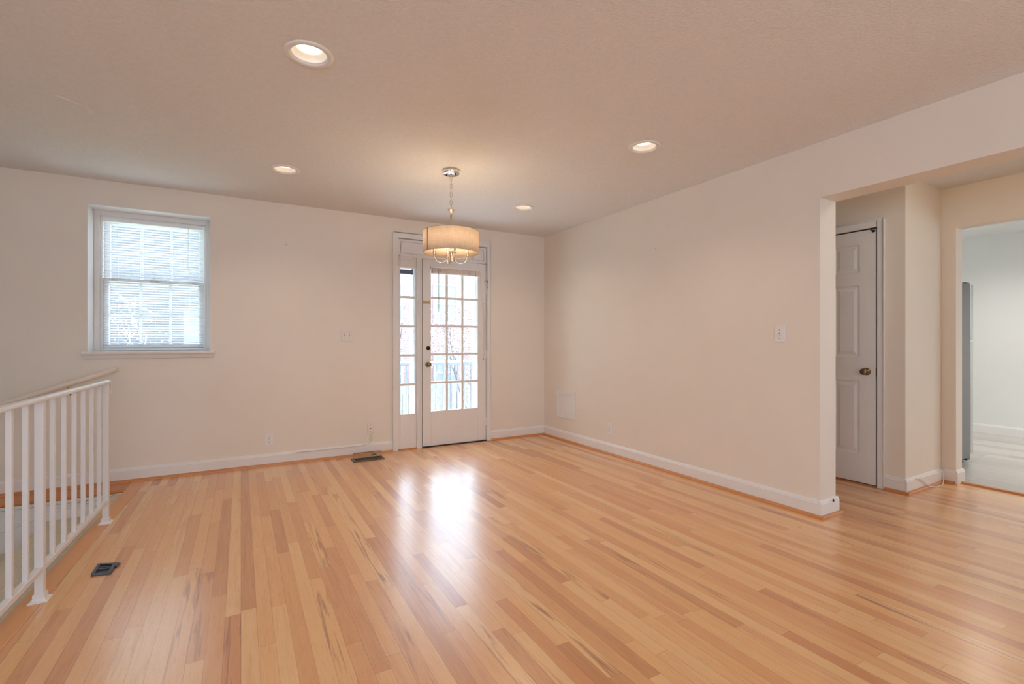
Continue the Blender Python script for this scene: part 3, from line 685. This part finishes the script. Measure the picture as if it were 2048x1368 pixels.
for zz in (zb_,zt_): b.tube([(cx_+(RS-.001)*math.cos(2*PI*k/72),cy_+(RS-.001)*math.sin(2*PI*k/72),zz) for k in range(72)],.0022,6,closed=True)
b.build('shade_ring',M['nickel'],shd)
a=math.radians(-29.6)+math.radians(180+43)   # seam
p=Vector((cx_+(RS+.001)*math.cos(a),cy_+(RS+.001)*math.sin(a),0))
b=MB().bar(p+Vector((0,0,zb_)),p+Vector((0,0,zt_)),.007,.003,up=(math.cos(a),math.sin(a),0)); b.build('shade_seam',mat('seam_trim',(.22,.17,.13),.7),shd)
b=MB()
for k in range(3):
    a=2*PI*k/3+.4; b.tube([(cx_,cy_,1.955),(cx_+(RS-.003)*math.cos(a),cy_+(RS-.003)*math.sin(a),1.965)],.0018,6)
b.lathe([(.0062,1.948),(.013,1.950),(.013,1.960),(.0062,1.962)],(cx_,cy_,0),'z',16)
b.build('spider',M['nickel'],shd)
for k in range(4):
    a=math.radians(-29.6)+math.radians(20)+k*PI/2; u=Vector((math.cos(a),math.sin(a),0)); P=lambda r,z: Vector((cx_,cy_,0))+u*r+Vector((0,0,z))
    pts=[P(.008,1.826),P(.016,1.800),P(.030,1.766),P(.050,1.744),P(.073,1.737),P(.096,1.742),P(.114,1.756),P(.125,1.776),P(.128,1.796)]
    # smooth
    sp=[]
    for i in range(len(pts)-1):
        p0=pts[max(i-1,0)];p1=pts[i];p2=pts[i+1];p3=pts[min(i+2,len(pts)-1)]
        for j in range(4):
            t_=j/4; sp.append(.5*((2*p1)+(p2-p0)*t_+(2*p0-5*p1+4*p2-p3)*t_*t_+(3*p1-p0-3*p2+p3)*t_**3))
    sp.append(pts[-1])
    ar=MB().tube(sp,.0036,10).build('arm',M['nickel'],ch)
    e=P(.128,0)
    MB().lathe([(.001,1.792),(.009,1.793),(.0105,1.797),(.0105,1.868),(.009,1.870),(.001,1.870)],e,'z',20).build('socket',M['nickel'],ar)
    MB().lathe([(.006,1.869),(.008,1.874),(.015,1.890),(.016,1.902),(.011,1.924),(.004,1.940),(.001,1.943)],e,'z',18).build('candle_bulb',M['bulb'],ar)
    lamp('chandelier_lamp','POINT',BULB_W,e+Vector((0,0,1.955)),(0,0,0),(1,.72,.44),shadow_soft_size=.02)

# ------------------------------------------------------------------ stair railing
PA=Vector((-.741,3.882,0)); PB=Vector((-.772,2.862,0)); dv=PB-PA; PC=PB+dv
dn=dv.normalized()
rl=thing('stair_railing',PA,'white metal guard railing along the open edge of the stairwell','railing')
for P in (PA,PB,PC):
    po=MB().bar(P+Vector((0,0,.010)),P+Vector((0,0,.888)),.031,.031,up=dn).build('post',M['rail'],rl,bevel=.002)
    n_=Vector((-dn.y,dn.x,0))
    b=MB().lathe([(.001,0),(.040,0),(.042,.004),(.030,.010),(.024,.018),(.024,.034),(.001,.034)],P,'z',4)
    # square the flange to the rail
    b=MB()
    def sq(h,z): return [P+dn*(i*h)+n_*(j*h)+Vector((0,0,z)) for i,j in ((-1,-1),(1,-1),(1,1),(-1,1))]
    L_=[sq(.034,0),sq(.034,.005),sq(.024,.010),sq(.0205,.016),sq(.0205,.034)]
    vs=[v for q in L_ for v in q]; fs=[(3,2,1,0),(16,17,18,19)]
    for i in range(4):
        for j in range(4): fs.append((i*4+j,i*4+(j+1)%4,(i+1)*4+(j+1)%4,(i+1)*4+j))
    b.add(vs,fs).build('base_flange',M['rail'],po,bevel=.0015)
for S in (PA,PB):
    for k in range(1,7):
        P=S+dv*k/7
        MB().bar(P+Vector((0,0,.130)),P+Vector((0,0,.882)),.0185,.0185,up=dn).build('baluster',M['rail'],rl,bevel=.001)
MB().bar(PA+Vector((0,0,.140)),PC+Vector((0,0,.140)),.028,.024).build('bottom_rail',M['rail'],rl,bevel=.003)
n_=Vector((-dn.y,dn.x,0))
s0=PA-dn*.012
b=MB()
prof=[(-.024,.884),(-.024,.889),(-.020,.897),(-.010,.901),(.010,.901),(.020,.897),(.024,.889),(.024,.884),(.012,.880),(-.012,.880)]
vs=[]; 
for e in (s0,PC): vs+=[e+n_*u+Vector((0,0,v)) for u,v in prof]
m_=len(prof); b.add(vs,[tuple(range(m_))[::-1],tuple(range(m_,2*m_))]+[(i,(i+1)%m_,m_+(i+1)%m_,m_+i) for i in range(m_)])
# the scroll at the end of the rail
path=[s0+Vector((0,0,.890)),s0-dn*.018+Vector((0,0,.889)),s0-dn*.034+Vector((0,0,.880)),s0-dn*.042+Vector((0,0,.862)),s0-dn*.042+Vector((0,0,.835)),s0-dn*.036+Vector((0,0,.815)),s0-dn*.024+Vector((0,0,.808)),s0-dn*.014+Vector((0,0,.818)),s0-dn*.016+Vector((0,0,.832))]
for i in range(len(path)-1):
    d_=(path[i+1]-path[i]).normalized(); b.bar(path[i]-d_*.002,path[i+1]+d_*.002,.034,.009,up=d_.cross(n_))
b.build('top_rail',M['rail'],rl,bevel=.0015)

# wall handrail for the stairs
hr=thing('stair_handrail',(-.90,YB-.07,.90),'white wooden handrail on the far wall, sloping down left behind the railing','handrail')
h0=Vector((-.868,YB-.075,.925)); hd=Vector((-.95,0,-.345)).normalized()
def hz(x): return h0+hd*((x-h0.x)/hd.x)
b=MB().tube([h0,hz(-1.2),hz(-1.6),hz(-2.2),hz(-2.95)],.021,18).build('rail',M['wall'],hr)
for xx in (-1.16,-2.1):
    p=hz(xx)
    br=MB().tube([p+Vector((0,0,-.021)),p+Vector((.004,.004,-.045)),p+Vector((.012,.030,-.070)),p+Vector((.014,.060,-.078)),p+Vector((.014,.075,-.078))],.005,8)
    br.lathe([(.001,-.006),(.020,-.004),(.024,0)],(p.x+.014,YB,p.z-.078),'y',16)
    br.bar(p+hd*.025+Vector((0,0,-.021)),p-hd*.025+Vector((0,0,-.021)),.016,.004)
    br.build('bracket',M['brass'],hr)

# ------------------------------------------------------------------ wall plates
def on_back(x,z): return Matrix.Translation((x,YB,z))
def plate(name,pos,axis,w_,h_,label,cat,m,group=None):
    t=thing(name,pos,label,cat,group); x,y,z=pos
    if axis=='y': b=MB().box(x-w_/2,x+w_/2,y-.006,y+.001,z-h_/2,z+h_/2)
    else: b=MB().box(x-.006,x+.001,y-w_/2,y+w_/2,z-h_/2,z+h_/2)
    b.build('cover_plate',m,t,bevel=.004,seg=3); return t
def pc(t,axis,name,m,du,dz,wu,hz_,dep,parent=None,base=.006):
    x,y,z=t.location
    if axis=='y': b=MB().box(x+du-wu/2,x+du+wu/2,y-base-dep,y-base+.002,z+dz-hz_/2,z+dz+hz_/2)
    else: b=MB().box(x-base-dep,x-base+.002,y-du-wu/2,y-du+wu/2,z+dz-hz_/2,z+dz+hz_/2)
    return b.build(name,m,parent or t)
def screw(t,axis,du,dz):
    x,y,z=t.location
    p=(x+du,y-.0055,z+dz) if axis=='y' else (x-.0055,y-du,z+dz)
    MB().lathe([(.001,-.0022),(.003,-.0018),(.0036,0)],p,axis,10).build('screw',M['screw'],t)
def toggle(t,axis,du):
    x,y,z=t.location
    pc(t,axis,'toggle_slot',M['screw'],du,0,.010,.024,.0006)
    if axis=='y': b=MB().add([(x+du-.0035,y-.006,z-.004),(x+du+.0035,y-.006,z-.004),(x+du+.0035,y-.006,z+.008),(x+du-.0035,y-.006,z+.008),(x+du-.003,y-.020,z+.006),(x+du+.003,y-.020,z+.006),(x+du+.003,y-.019,z+.014),(x+du-.003,y-.019,z+.014)],[(0,1,5,4),(1,2,6,5),(2,3,7,6),(3,0,4,7),(4,5,6,7)])
    else: b=MB().add([(x-.006,y-du-.0035,z-.008),(x-.006,y-du+.0035,z-.008),(x-.006,y-du+.0035,z+.004),(x-.006,y-du-.0035,z+.004),(x-.019,y-du-.003,z-.014),(x-.019,y-du+.003,z-.014),(x-.020,y-du+.003,z-.006),(x-.020,y-du-.003,z-.006)],[(0,1,5,4),(1,2,6,5),(2,3,7,6),(3,0,4,7),(4,5,6,7)])
    b.build('toggle',M['plate'],t,bevel=.0008)
def outlet(t,axis):
    for dz in (.0195,-.0195):
        r=pc(t,axis,'receptacle',M['wplate'],0,dz,.032,.028,.002)
        for du,hh in ((-.0065,.009),(.0065,.008)): pc(t,axis,'slot',M['dark'],du,dz+.004,.0024,hh,.0006,r,base=.008)
        pc(t,axis,'ground_hole',M['dark'],0,dz-.008,.005,.005,.0006,r,base=.008)
    screw(t,axis,0,0)
t=plate('light_switch',(.920,YB,1.209),'y',.116,.118,'almond double toggle switch plate left of the patio door','light switch',M['plate'])
for du in (-.023,.023):
    toggle(t,'y',du); screw(t,'y',du,.030); screw(t,'y',du,-.030)
t=plate('light_switch',(XR,1.971,1.197),'x',.074,.118,'white single toggle switch plate near the end of the right wall','light switch',M['wplate'])
toggle(t,'x',0); screw(t,'x',0,.030); screw(t,'x',0,-.030)
t=plate('wall_outlet',(.225,YB,.240),'y',.070,.115,'white duplex outlet low on the far wall under the empty stretch','outlet',M['wplate']); outlet(t,'y')
t=plate('wall_outlet',(XR,3.734,.254),'x',.070,.115,'white duplex outlet low on the right wall beside the access panel','outlet',M['wplate']); outlet(t,'x')
t=plate('cable_outlet',(1.150,YB,.260),'y',.066,.115,'almond cable jack plate left of the patio door with a cable below','outlet',M['plate'])
MB().lathe([(.001,-.010),(.0045,-.009),(.005,0)],(1.150,YB-.006,.260),'y',12).build('jack',M['abrass'],t)
screw(t,'y',0,.036); screw(t,'y',0,-.036)
b=MB().tube([(1.145,YB-.004,.204),(1.146,YB-.006,.150),(1.138,YB-.008,.118),(1.130,YB-.012,.112)],.0026,8)
b.tube([(1.163,YB-.004,.204),(1.166,YB-.006,.165),(1.158,YB-.010,.130),(1.125,YB-.014,.108),(1.06,YB-.019,.099),(.95,YB-.019,.096),(.84,YB-.019,.096),(.70,YB-.019,.095),(.45,YB-.0185,.094)],.0032,8)
tag(b.build('wall_cable',M['cable']),'painted cable dropping from the jack plate and running along the baseboard','cable')
b=MB().lathe([(.001,-.012),(.003,-.011),(.002,0)],(.368,YB,2.054),'y',8)
tag(b.build('wall_nail',M['bronze']),'tiny dark nail in the far wall between window and chandelier','nail')
b=MB().lathe([(.001,-.010),(.003,-.009),(.002,0)],(XR,3.114,1.985),'x',8)
tag(b.build('wall_nail',M['screw']),'tiny grey nail high on the right wall','nail')
# access panel
t=thing('access_panel',(XR,4.49,.42),'small white framed access panel low on the right wall by the corner','panel')
ya_,yb_,za_,zb_2=4.311,4.662,.262,.574
b=MB()
for q in ((ya_,yb_,za_,za_+.032),(ya_,yb_,zb_2-.032,zb_2),(ya_,ya_+.032,za_+.032,zb_2-.032),(yb_-.032,yb_,za_+.032,zb_2-.032)):
    b.box(XR-.016,XR+.001,*q)
b.build('frame',M['trim'],t,bevel=.004)
MB().box(XR-.005,XR+.001,ya_+.032,yb_-.032,za_+.032,zb_2-.032).build('cover',M['trim'],t)

# ------------------------------------------------------------------ floor fittings
t=thing('floor_vent',(-.595,3.09,0),'black slotted floor vent lying beside the stair railing','vent')
fo=[Vector((-.635,3.030)),Vector((-.556,3.012)),Vector((-.553,3.135)),Vector((-.637,3.172))]
def quad(u,v): return fo[0]*(1-u)*(1-v)+fo[1]*u*(1-v)+fo[2]*u*v+fo[3]*(1-u)*v
def patch(b,u0,u1,v0,v1,z0_,z1_):
    c=[quad(u0,v0),quad(u1,v0),quad(u1,v1),quad(u0,v1)]
    b.add([(p.x,p.y,z0_) for p in c]+[(p.x,p.y,z1_) for p in c],[(3,2,1,0),(4,5,6,7),(0,1,5,4),(1,2,6,5),(2,3,7,6),(3,0,4,7)])
b=MB(); 
for q in ((0,1,0,.12),(0,1,.88,1),(0,.16,.12,.88),(.80,1,.12,.88),(.16,.80,.44,.56)): patch(b,*q,0,.009)
b.build('frame',M['black'],t,bevel=.002)
for q in ((.16,.80,.12,.44),(.16,.80,.56,.88)):
    b=MB(); patch(b,*q,0,.003); b.build('slot',M['dark'],t)
for q in ((.16,.80,.22,.28),(.16,.80,.66,.72)):
    b=MB(); patch(b,*q,0,.006); b.build('louver',M['black'],t)
b=MB(); c0=fo[2]; b.add([(c0.x,c0.y-.004,.004),(c0.x+.016,c0.y-.012,.004),(c0.x+.004,c0.y-.052,.004),(c0.x-.003,c0.y-.044,.004),(c0.x,c0.y-.004,.010),(c0.x+.016,c0.y-.012,.008),(c0.x+.004,c0.y-.052,.010),(c0.x-.003,c0.y-.044,.012)],[(3,2,1,0),(4,5,6,7),(0,1,5,4),(1,2,6,5),(2,3,7,6),(3,0,4,7)])
b.build('lever',M['black'],t)

t=thing('floor_register',(1.077,4.735,0),'bronze grille floor register with clear deflector, left of the patio door','register')
rx0,rx1,ry0,ry1=.928,1.225,4.665,4.805
b=MB().slab((rx0,rx1),(ry0,ry1),[(rx0+.022,rx1-.022,ry0+.022,ry1-.022)],0,.009,'z'); b.build('frame',M['register'],t,bevel=.003)
b=MB().box(rx0+.022,rx1-.022,ry0+.022,ry1-.022,0,.002); b.build('duct_opening',M['dark'],t)
b=MB(); n=17
for k in range(n):
    xx=rx0+.026+(rx1-rx0-.052)*k/(n-1); b.bar((xx,ry0+.020,.006),(xx+.004,ry1-.020,.006),.0045,.006)
b.build('grille_bars',M['register'],t)
df=MB(); m_=8; vs=[]
for i in range(m_+1):
    a=PI/2*i/m_; yy=ry1+.012-.010-.075*math.sin(a)*0.0; 
    vs.append((4.80+.028*math.cos(a)-.030, .012+.052*math.sin(a)))
vs2=[(p[0]-.0015,p[1]-.001) for p in vs[::-1]]
for i in range(m_):
    p,q=vs[i],vs[i+1]; r_,s_=(p[0]-.002,p[1]),(q[0]-.002,q[1])
    df.add([(rx0+.02,p[0],p[1]),(rx1-.01,p[0],p[1]),(rx1-.01,q[0],q[1]),(rx0+.02,q[0],q[1]),(rx0+.02,r_[0],r_[1]),(rx1-.01,r_[0],r_[1]),(rx1-.01,s_[0],s_[1]),(rx0+.02,s_[0],s_[1])],[(0,1,2,3),(7,6,5,4),(0,4,5,1),(1,5,6,2),(2,6,7,3),(3,7,4,0)])
dfo=df.build('air_deflector',M['clear'],t)
zt2=.064; yy2=vs[-1][0]
MB().tube([(rx0+.02,4.797,.010),(rx0+.02,4.792,.045),(rx0+.032,yy2,.060),(rx0+.05,yy2,zt2),(rx1-.03,yy2,zt2),(rx1-.014,yy2,.058),(rx1-.010,4.792,.045),(rx1-.010,4.797,.010)],.0018,6).build('deflector_rim',M['screw'],dfo)
MB().box(rx1-.095,rx1-.055,4.794,4.799,.018,.034).build('magnet_strip',mat('green_tape',(.05,.22,.10),.6),dfo)

# peeling strip on the ceiling
b=MB().bar((-.853,3.362,H-.002),(-.735,3.448,H-.004),.012,.003)
b.add([(-.742,3.443,H-.003),(-.728,3.453,H-.003),(-.716,3.492,H-.016),(-.738,3.498,H-.015),(-.742,3.443,H-.001),(-.728,3.453,H-.001),(-.716,3.492,H-.013),(-.738,3.498,H-.012)],[(3,2,1,0),(4,5,6,7),(0,1,5,4),(1,2,6,5),(2,3,7,6),(3,0,4,7)])
tag(b.build('ceiling_tape',M['wplate']),'thin peeling tape strip on the ceiling near the left edge','tape')

# ------------------------------------------------------------------ refrigerator
fr=thing('refrigerator',(5.65,2.15,0),'tall grey top-freezer refrigerator seen side-on through the hall opening','refrigerator')
fy0,fy1,fx1_=1.79,2.50,6.03
MB().box(5.24,fx1_,fy0,fy1,.045,1.695).build('cabinet',M['fridge'],fr,bevel=.008)
dk=MB().box(fx1_+.015,fx1_+.078,fy0+.002,fy1-.002,1.165,1.690).build('freezer_door',M['steel'],fr,bevel=.008)
dl=MB().box(fx1_+.015,fx1_+.078,fy0+.002,fy1-.002,.075,1.145).build('refrigerator_door',M['steel'],fr,bevel=.008)
for p,za,zb in ((dk,1.20,1.48),(dl,.72,1.12)):
    yy=fy1-.05
    MB().tube([(fx1_+.078,yy,za),(fx1_+.115,yy,za+.02),(fx1_+.118,yy,(za+zb)/2),(fx1_+.115,yy,zb-.02),(fx1_+.078,yy,zb)],.010,10).build('handle',M['steel'],p)
MB().box(fx1_-.001,fx1_+.016,fy0+.010,fy1-.010,.08,1.685).build('gasket',M['dark'],fr)
MB().box(fx1_-.04,fx1_+.05,fy0+.02,fy0+.07,1.695,1.712).build('hinge_cap',M['black'],fr,bevel=.004)
MB().box(5.70,5.79,fy0+.01,fy0+.06,1.695,1.706).build('top_plate',M['black'],fr,bevel=.003)
MB().box(fx1_-.05,fx1_+.02,fy0+.01,fy1-.01,.02,.07).build('kick_grille',M['black'],fr)
for xx in (5.30,fx1_-.06):
    for yy in (fy0+.05,fy1-.05): MB().lathe([(.001,-.004),(.018,-.004),(.018,.006),(.010,.010),(.010,.045)],(xx,yy,0),'z',14).build('foot',M['black'],fr)

# ------------------------------------------------------------------ outdoors
GZ=-1.6
struct(MB().box(-3.6,9,5.25,5.85,2.82,2.98).box(-3.6,9,5.83,5.87,2.76,3.0).build('trim_5',M['whitesiding']),'white eave added out of view to keep the sun off the patio door','eave')  # unseen overhang, added to block direct sun at the door glass
tag(MB().box(-30,34,5.25,60,GZ-.2,GZ).build('yard_ground',M['grass']),'lawn of the back yard below the deck','ground',kind='structure')
dk=thing('wooden_deck',(2.0,6.0,-.1),'weathered wooden deck outside the patio door','deck')
b=MB()
for k in range(10):
    yy=5.27+k*.142; b.box(.2,4.2,yy,yy+.136,-.11,-.08)
b.build('deck_boards',M['deckboard'],dk)
b=MB()
for xx in (.3,2.2,4.1): b.box(xx-.05,xx+.05,6.50,6.60,GZ,-.12)
b.box(.2,4.2,6.5,6.6,-.28,-.11); b.box(.2,4.2,5.3,5.4,-.28,-.11); b.build('deck_frame',M['deckboard'],dk)
gr=thing('deck_railing',(2.2,6.6,-.08),'dark metal railing with slim balusters along the deck edge','railing')
YR=6.60
MB().box(.2,4.2,YR-.03,YR+.03,.845,.865).build('rail_cap',M['whitesiding'],gr)
MB().box(.2,4.2,YR-.02,YR+.02,.80,.845).build('top_rail',M['iron'],gr)
MB().box(.2,4.2,YR-.015,YR+.015,.06,.09).build('bottom_rail',M['iron'],gr)
xx=.25
k=0
while xx<4.2:
    if k%17==14: MB().box(xx-.025,xx+.025,YR-.025,YR+.025,-.08,.80).build('post',M['iron'],gr)
    else: MB().box(xx-.0085,xx+.0085,YR-.0085,YR+.0085,.09,.80).build('baluster',M['iron'],gr)
    xx+=.1115; k+=1
fe=thing('picket_fence',(4,12,GZ),'weathered cedar board fence across the back yard','fence')
b=MB(); xx=-6
while xx<14:
    h=GZ+1.66+random.uniform(-.01,.01); b.box(xx,xx+.135,12.0,12.02,GZ,h); xx+=.150
b.build('fence_boards',M['picket'],fe,merge=False)
b=MB().box(-6,14,12.02,12.06,GZ+.3,GZ+.4).box(-6,14,12.02,12.06,GZ+1.3,GZ+1.4); b.build('fence_rails',M['picket'],fe)

def house(name,x0,x1,y0,h,m,label,wins):
    t=thing(name,((x0+x1)/2,y0,GZ),label,'house')
    MB().box(x0,x1,y0,y0+7,GZ,h).build('wall',m,t)
    MB().box(x0-.25,x1+.25,y0-.25,y0+7.2,h,h+.18).build('roof',M['fridge'],t)
    for (wx,wz,ww,wh) in wins:
        f=MB().slab((wx,wx+ww),(wz,wz+wh),[(wx+.09,wx+ww-.09,wz+.09,wz+wh/2-.03),(wx+.09,wx+ww-.09,wz+wh/2+.03,wz+wh-.09)],y0-.06,y0+.02,'y').build('window_frame',M['whitesiding'],t)
        MB().box(wx+.05,wx+ww-.05,y0-.012,y0+.01,wz+.05,wz+wh-.05).build('window_pane',M['darkglass'],f)
house('brick_house',2.4,16.0,19,4.4,M['brick'],'red brick house behind the yard, seen through the patio door',[(4.6,1.9,1.1,1.7),(7.0,1.9,1.1,1.7),(9.6,1.9,1.1,1.7),(4.6,-1.0,1.1,1.7),(7.0,-1.0,1.1,1.7),(9.6,-1.0,1.1,1.7)])
house('whitewashed_house',-9.0,1.6,13.5,3.9,M['wbrick'],'pale whitewashed brick house seen through the blind of the window',[(-6.6,1.0,1.1,1.5),(-4.4,2.4,1.1,1.5)])

def tree(name,x,y,h,label,leafm,nleaf,spread,seed):
    rnd=random.Random(seed); t=thing(name,(x,y,GZ),label,'tree')
    tips=[]; tr=MB(); br=MB()
    def grow(p,d,L,r,depth,b):
        pts=[p]; q=p; dd=d
        for i in range(4):
            dd=(dd+Vector((rnd.uniform(-.18,.18),rnd.uniform(-.18,.18),rnd.uniform(-.05,.14)))).normalized(); q=q+dd*L/4; pts.append(q)
        b.tube(pts,[r*(1-.4*i/4) for i in range(5)],6 if depth<2 else 4)
        if depth>=4: tips.append(q); return
        for k in range(3 if depth<3 else 2):
            s_=pts[rnd.choice((2,3,4))]
            nd=(dd+Vector((rnd.uniform(-1,1),rnd.uniform(-1,1),rnd.uniform(-.2,.6)))*spread).normalized()
            grow(s_,nd,L*rnd.uniform(.6,.8),r*.55,depth+1,br); tips.append(s_)
    grow(Vector((x,y,GZ)),Vector((0,0,1)),h*.38,.02+h*.008,0,tr)
    tr.build('trunk',M['bark'],t); br.build('branches',M['bark'],t,merge=False)
    if nleaf:
        lv=MB()
        for k in range(nleaf):
            p=rnd.choice(tips)+Vector((rnd.gauss(0,.22),rnd.gauss(0,.22),rnd.gauss(0,.18)))
            a=rnd.uniform(0,6.28); u=Vector((math.cos(a),math.sin(a),rnd.uniform(-.5,.5))).normalized(); v=u.cross(Vector((rnd.uniform(-1,1),rnd.uniform(-1,1),1))).normalized(); s_=rnd.uniform(.018,.036)
            w_=u.cross(v)*s_*.15
            lv.add([p-u*s_,p+v*s_*.5+w_,p+u*s_,p-v*s_*.5+w_],[(0,1,2),(0,2,3)])
        lv.build('leaves',leafm,t,merge=False)
tree('maple_tree',4.9,10.4,3.8,'russet-leaved maple standing before the fence outside the patio door',M['leaf'],2000,.8,3)
tree('bare_tree',3.4,14.6,5.6,'thin bare tree in front of the red brick house',M['leaf'],260,.75,5)
tree('bare_tree',7.4,15.4,5.6,'leafless grey tree right of the maple behind the fence',M['leaf'],260,.8,9)
tree('reddish_tree',-1.75,10.0,4.0,'slim tree with sparse russet leaves outside the blinded window',M['leaf'],500,.6,12)
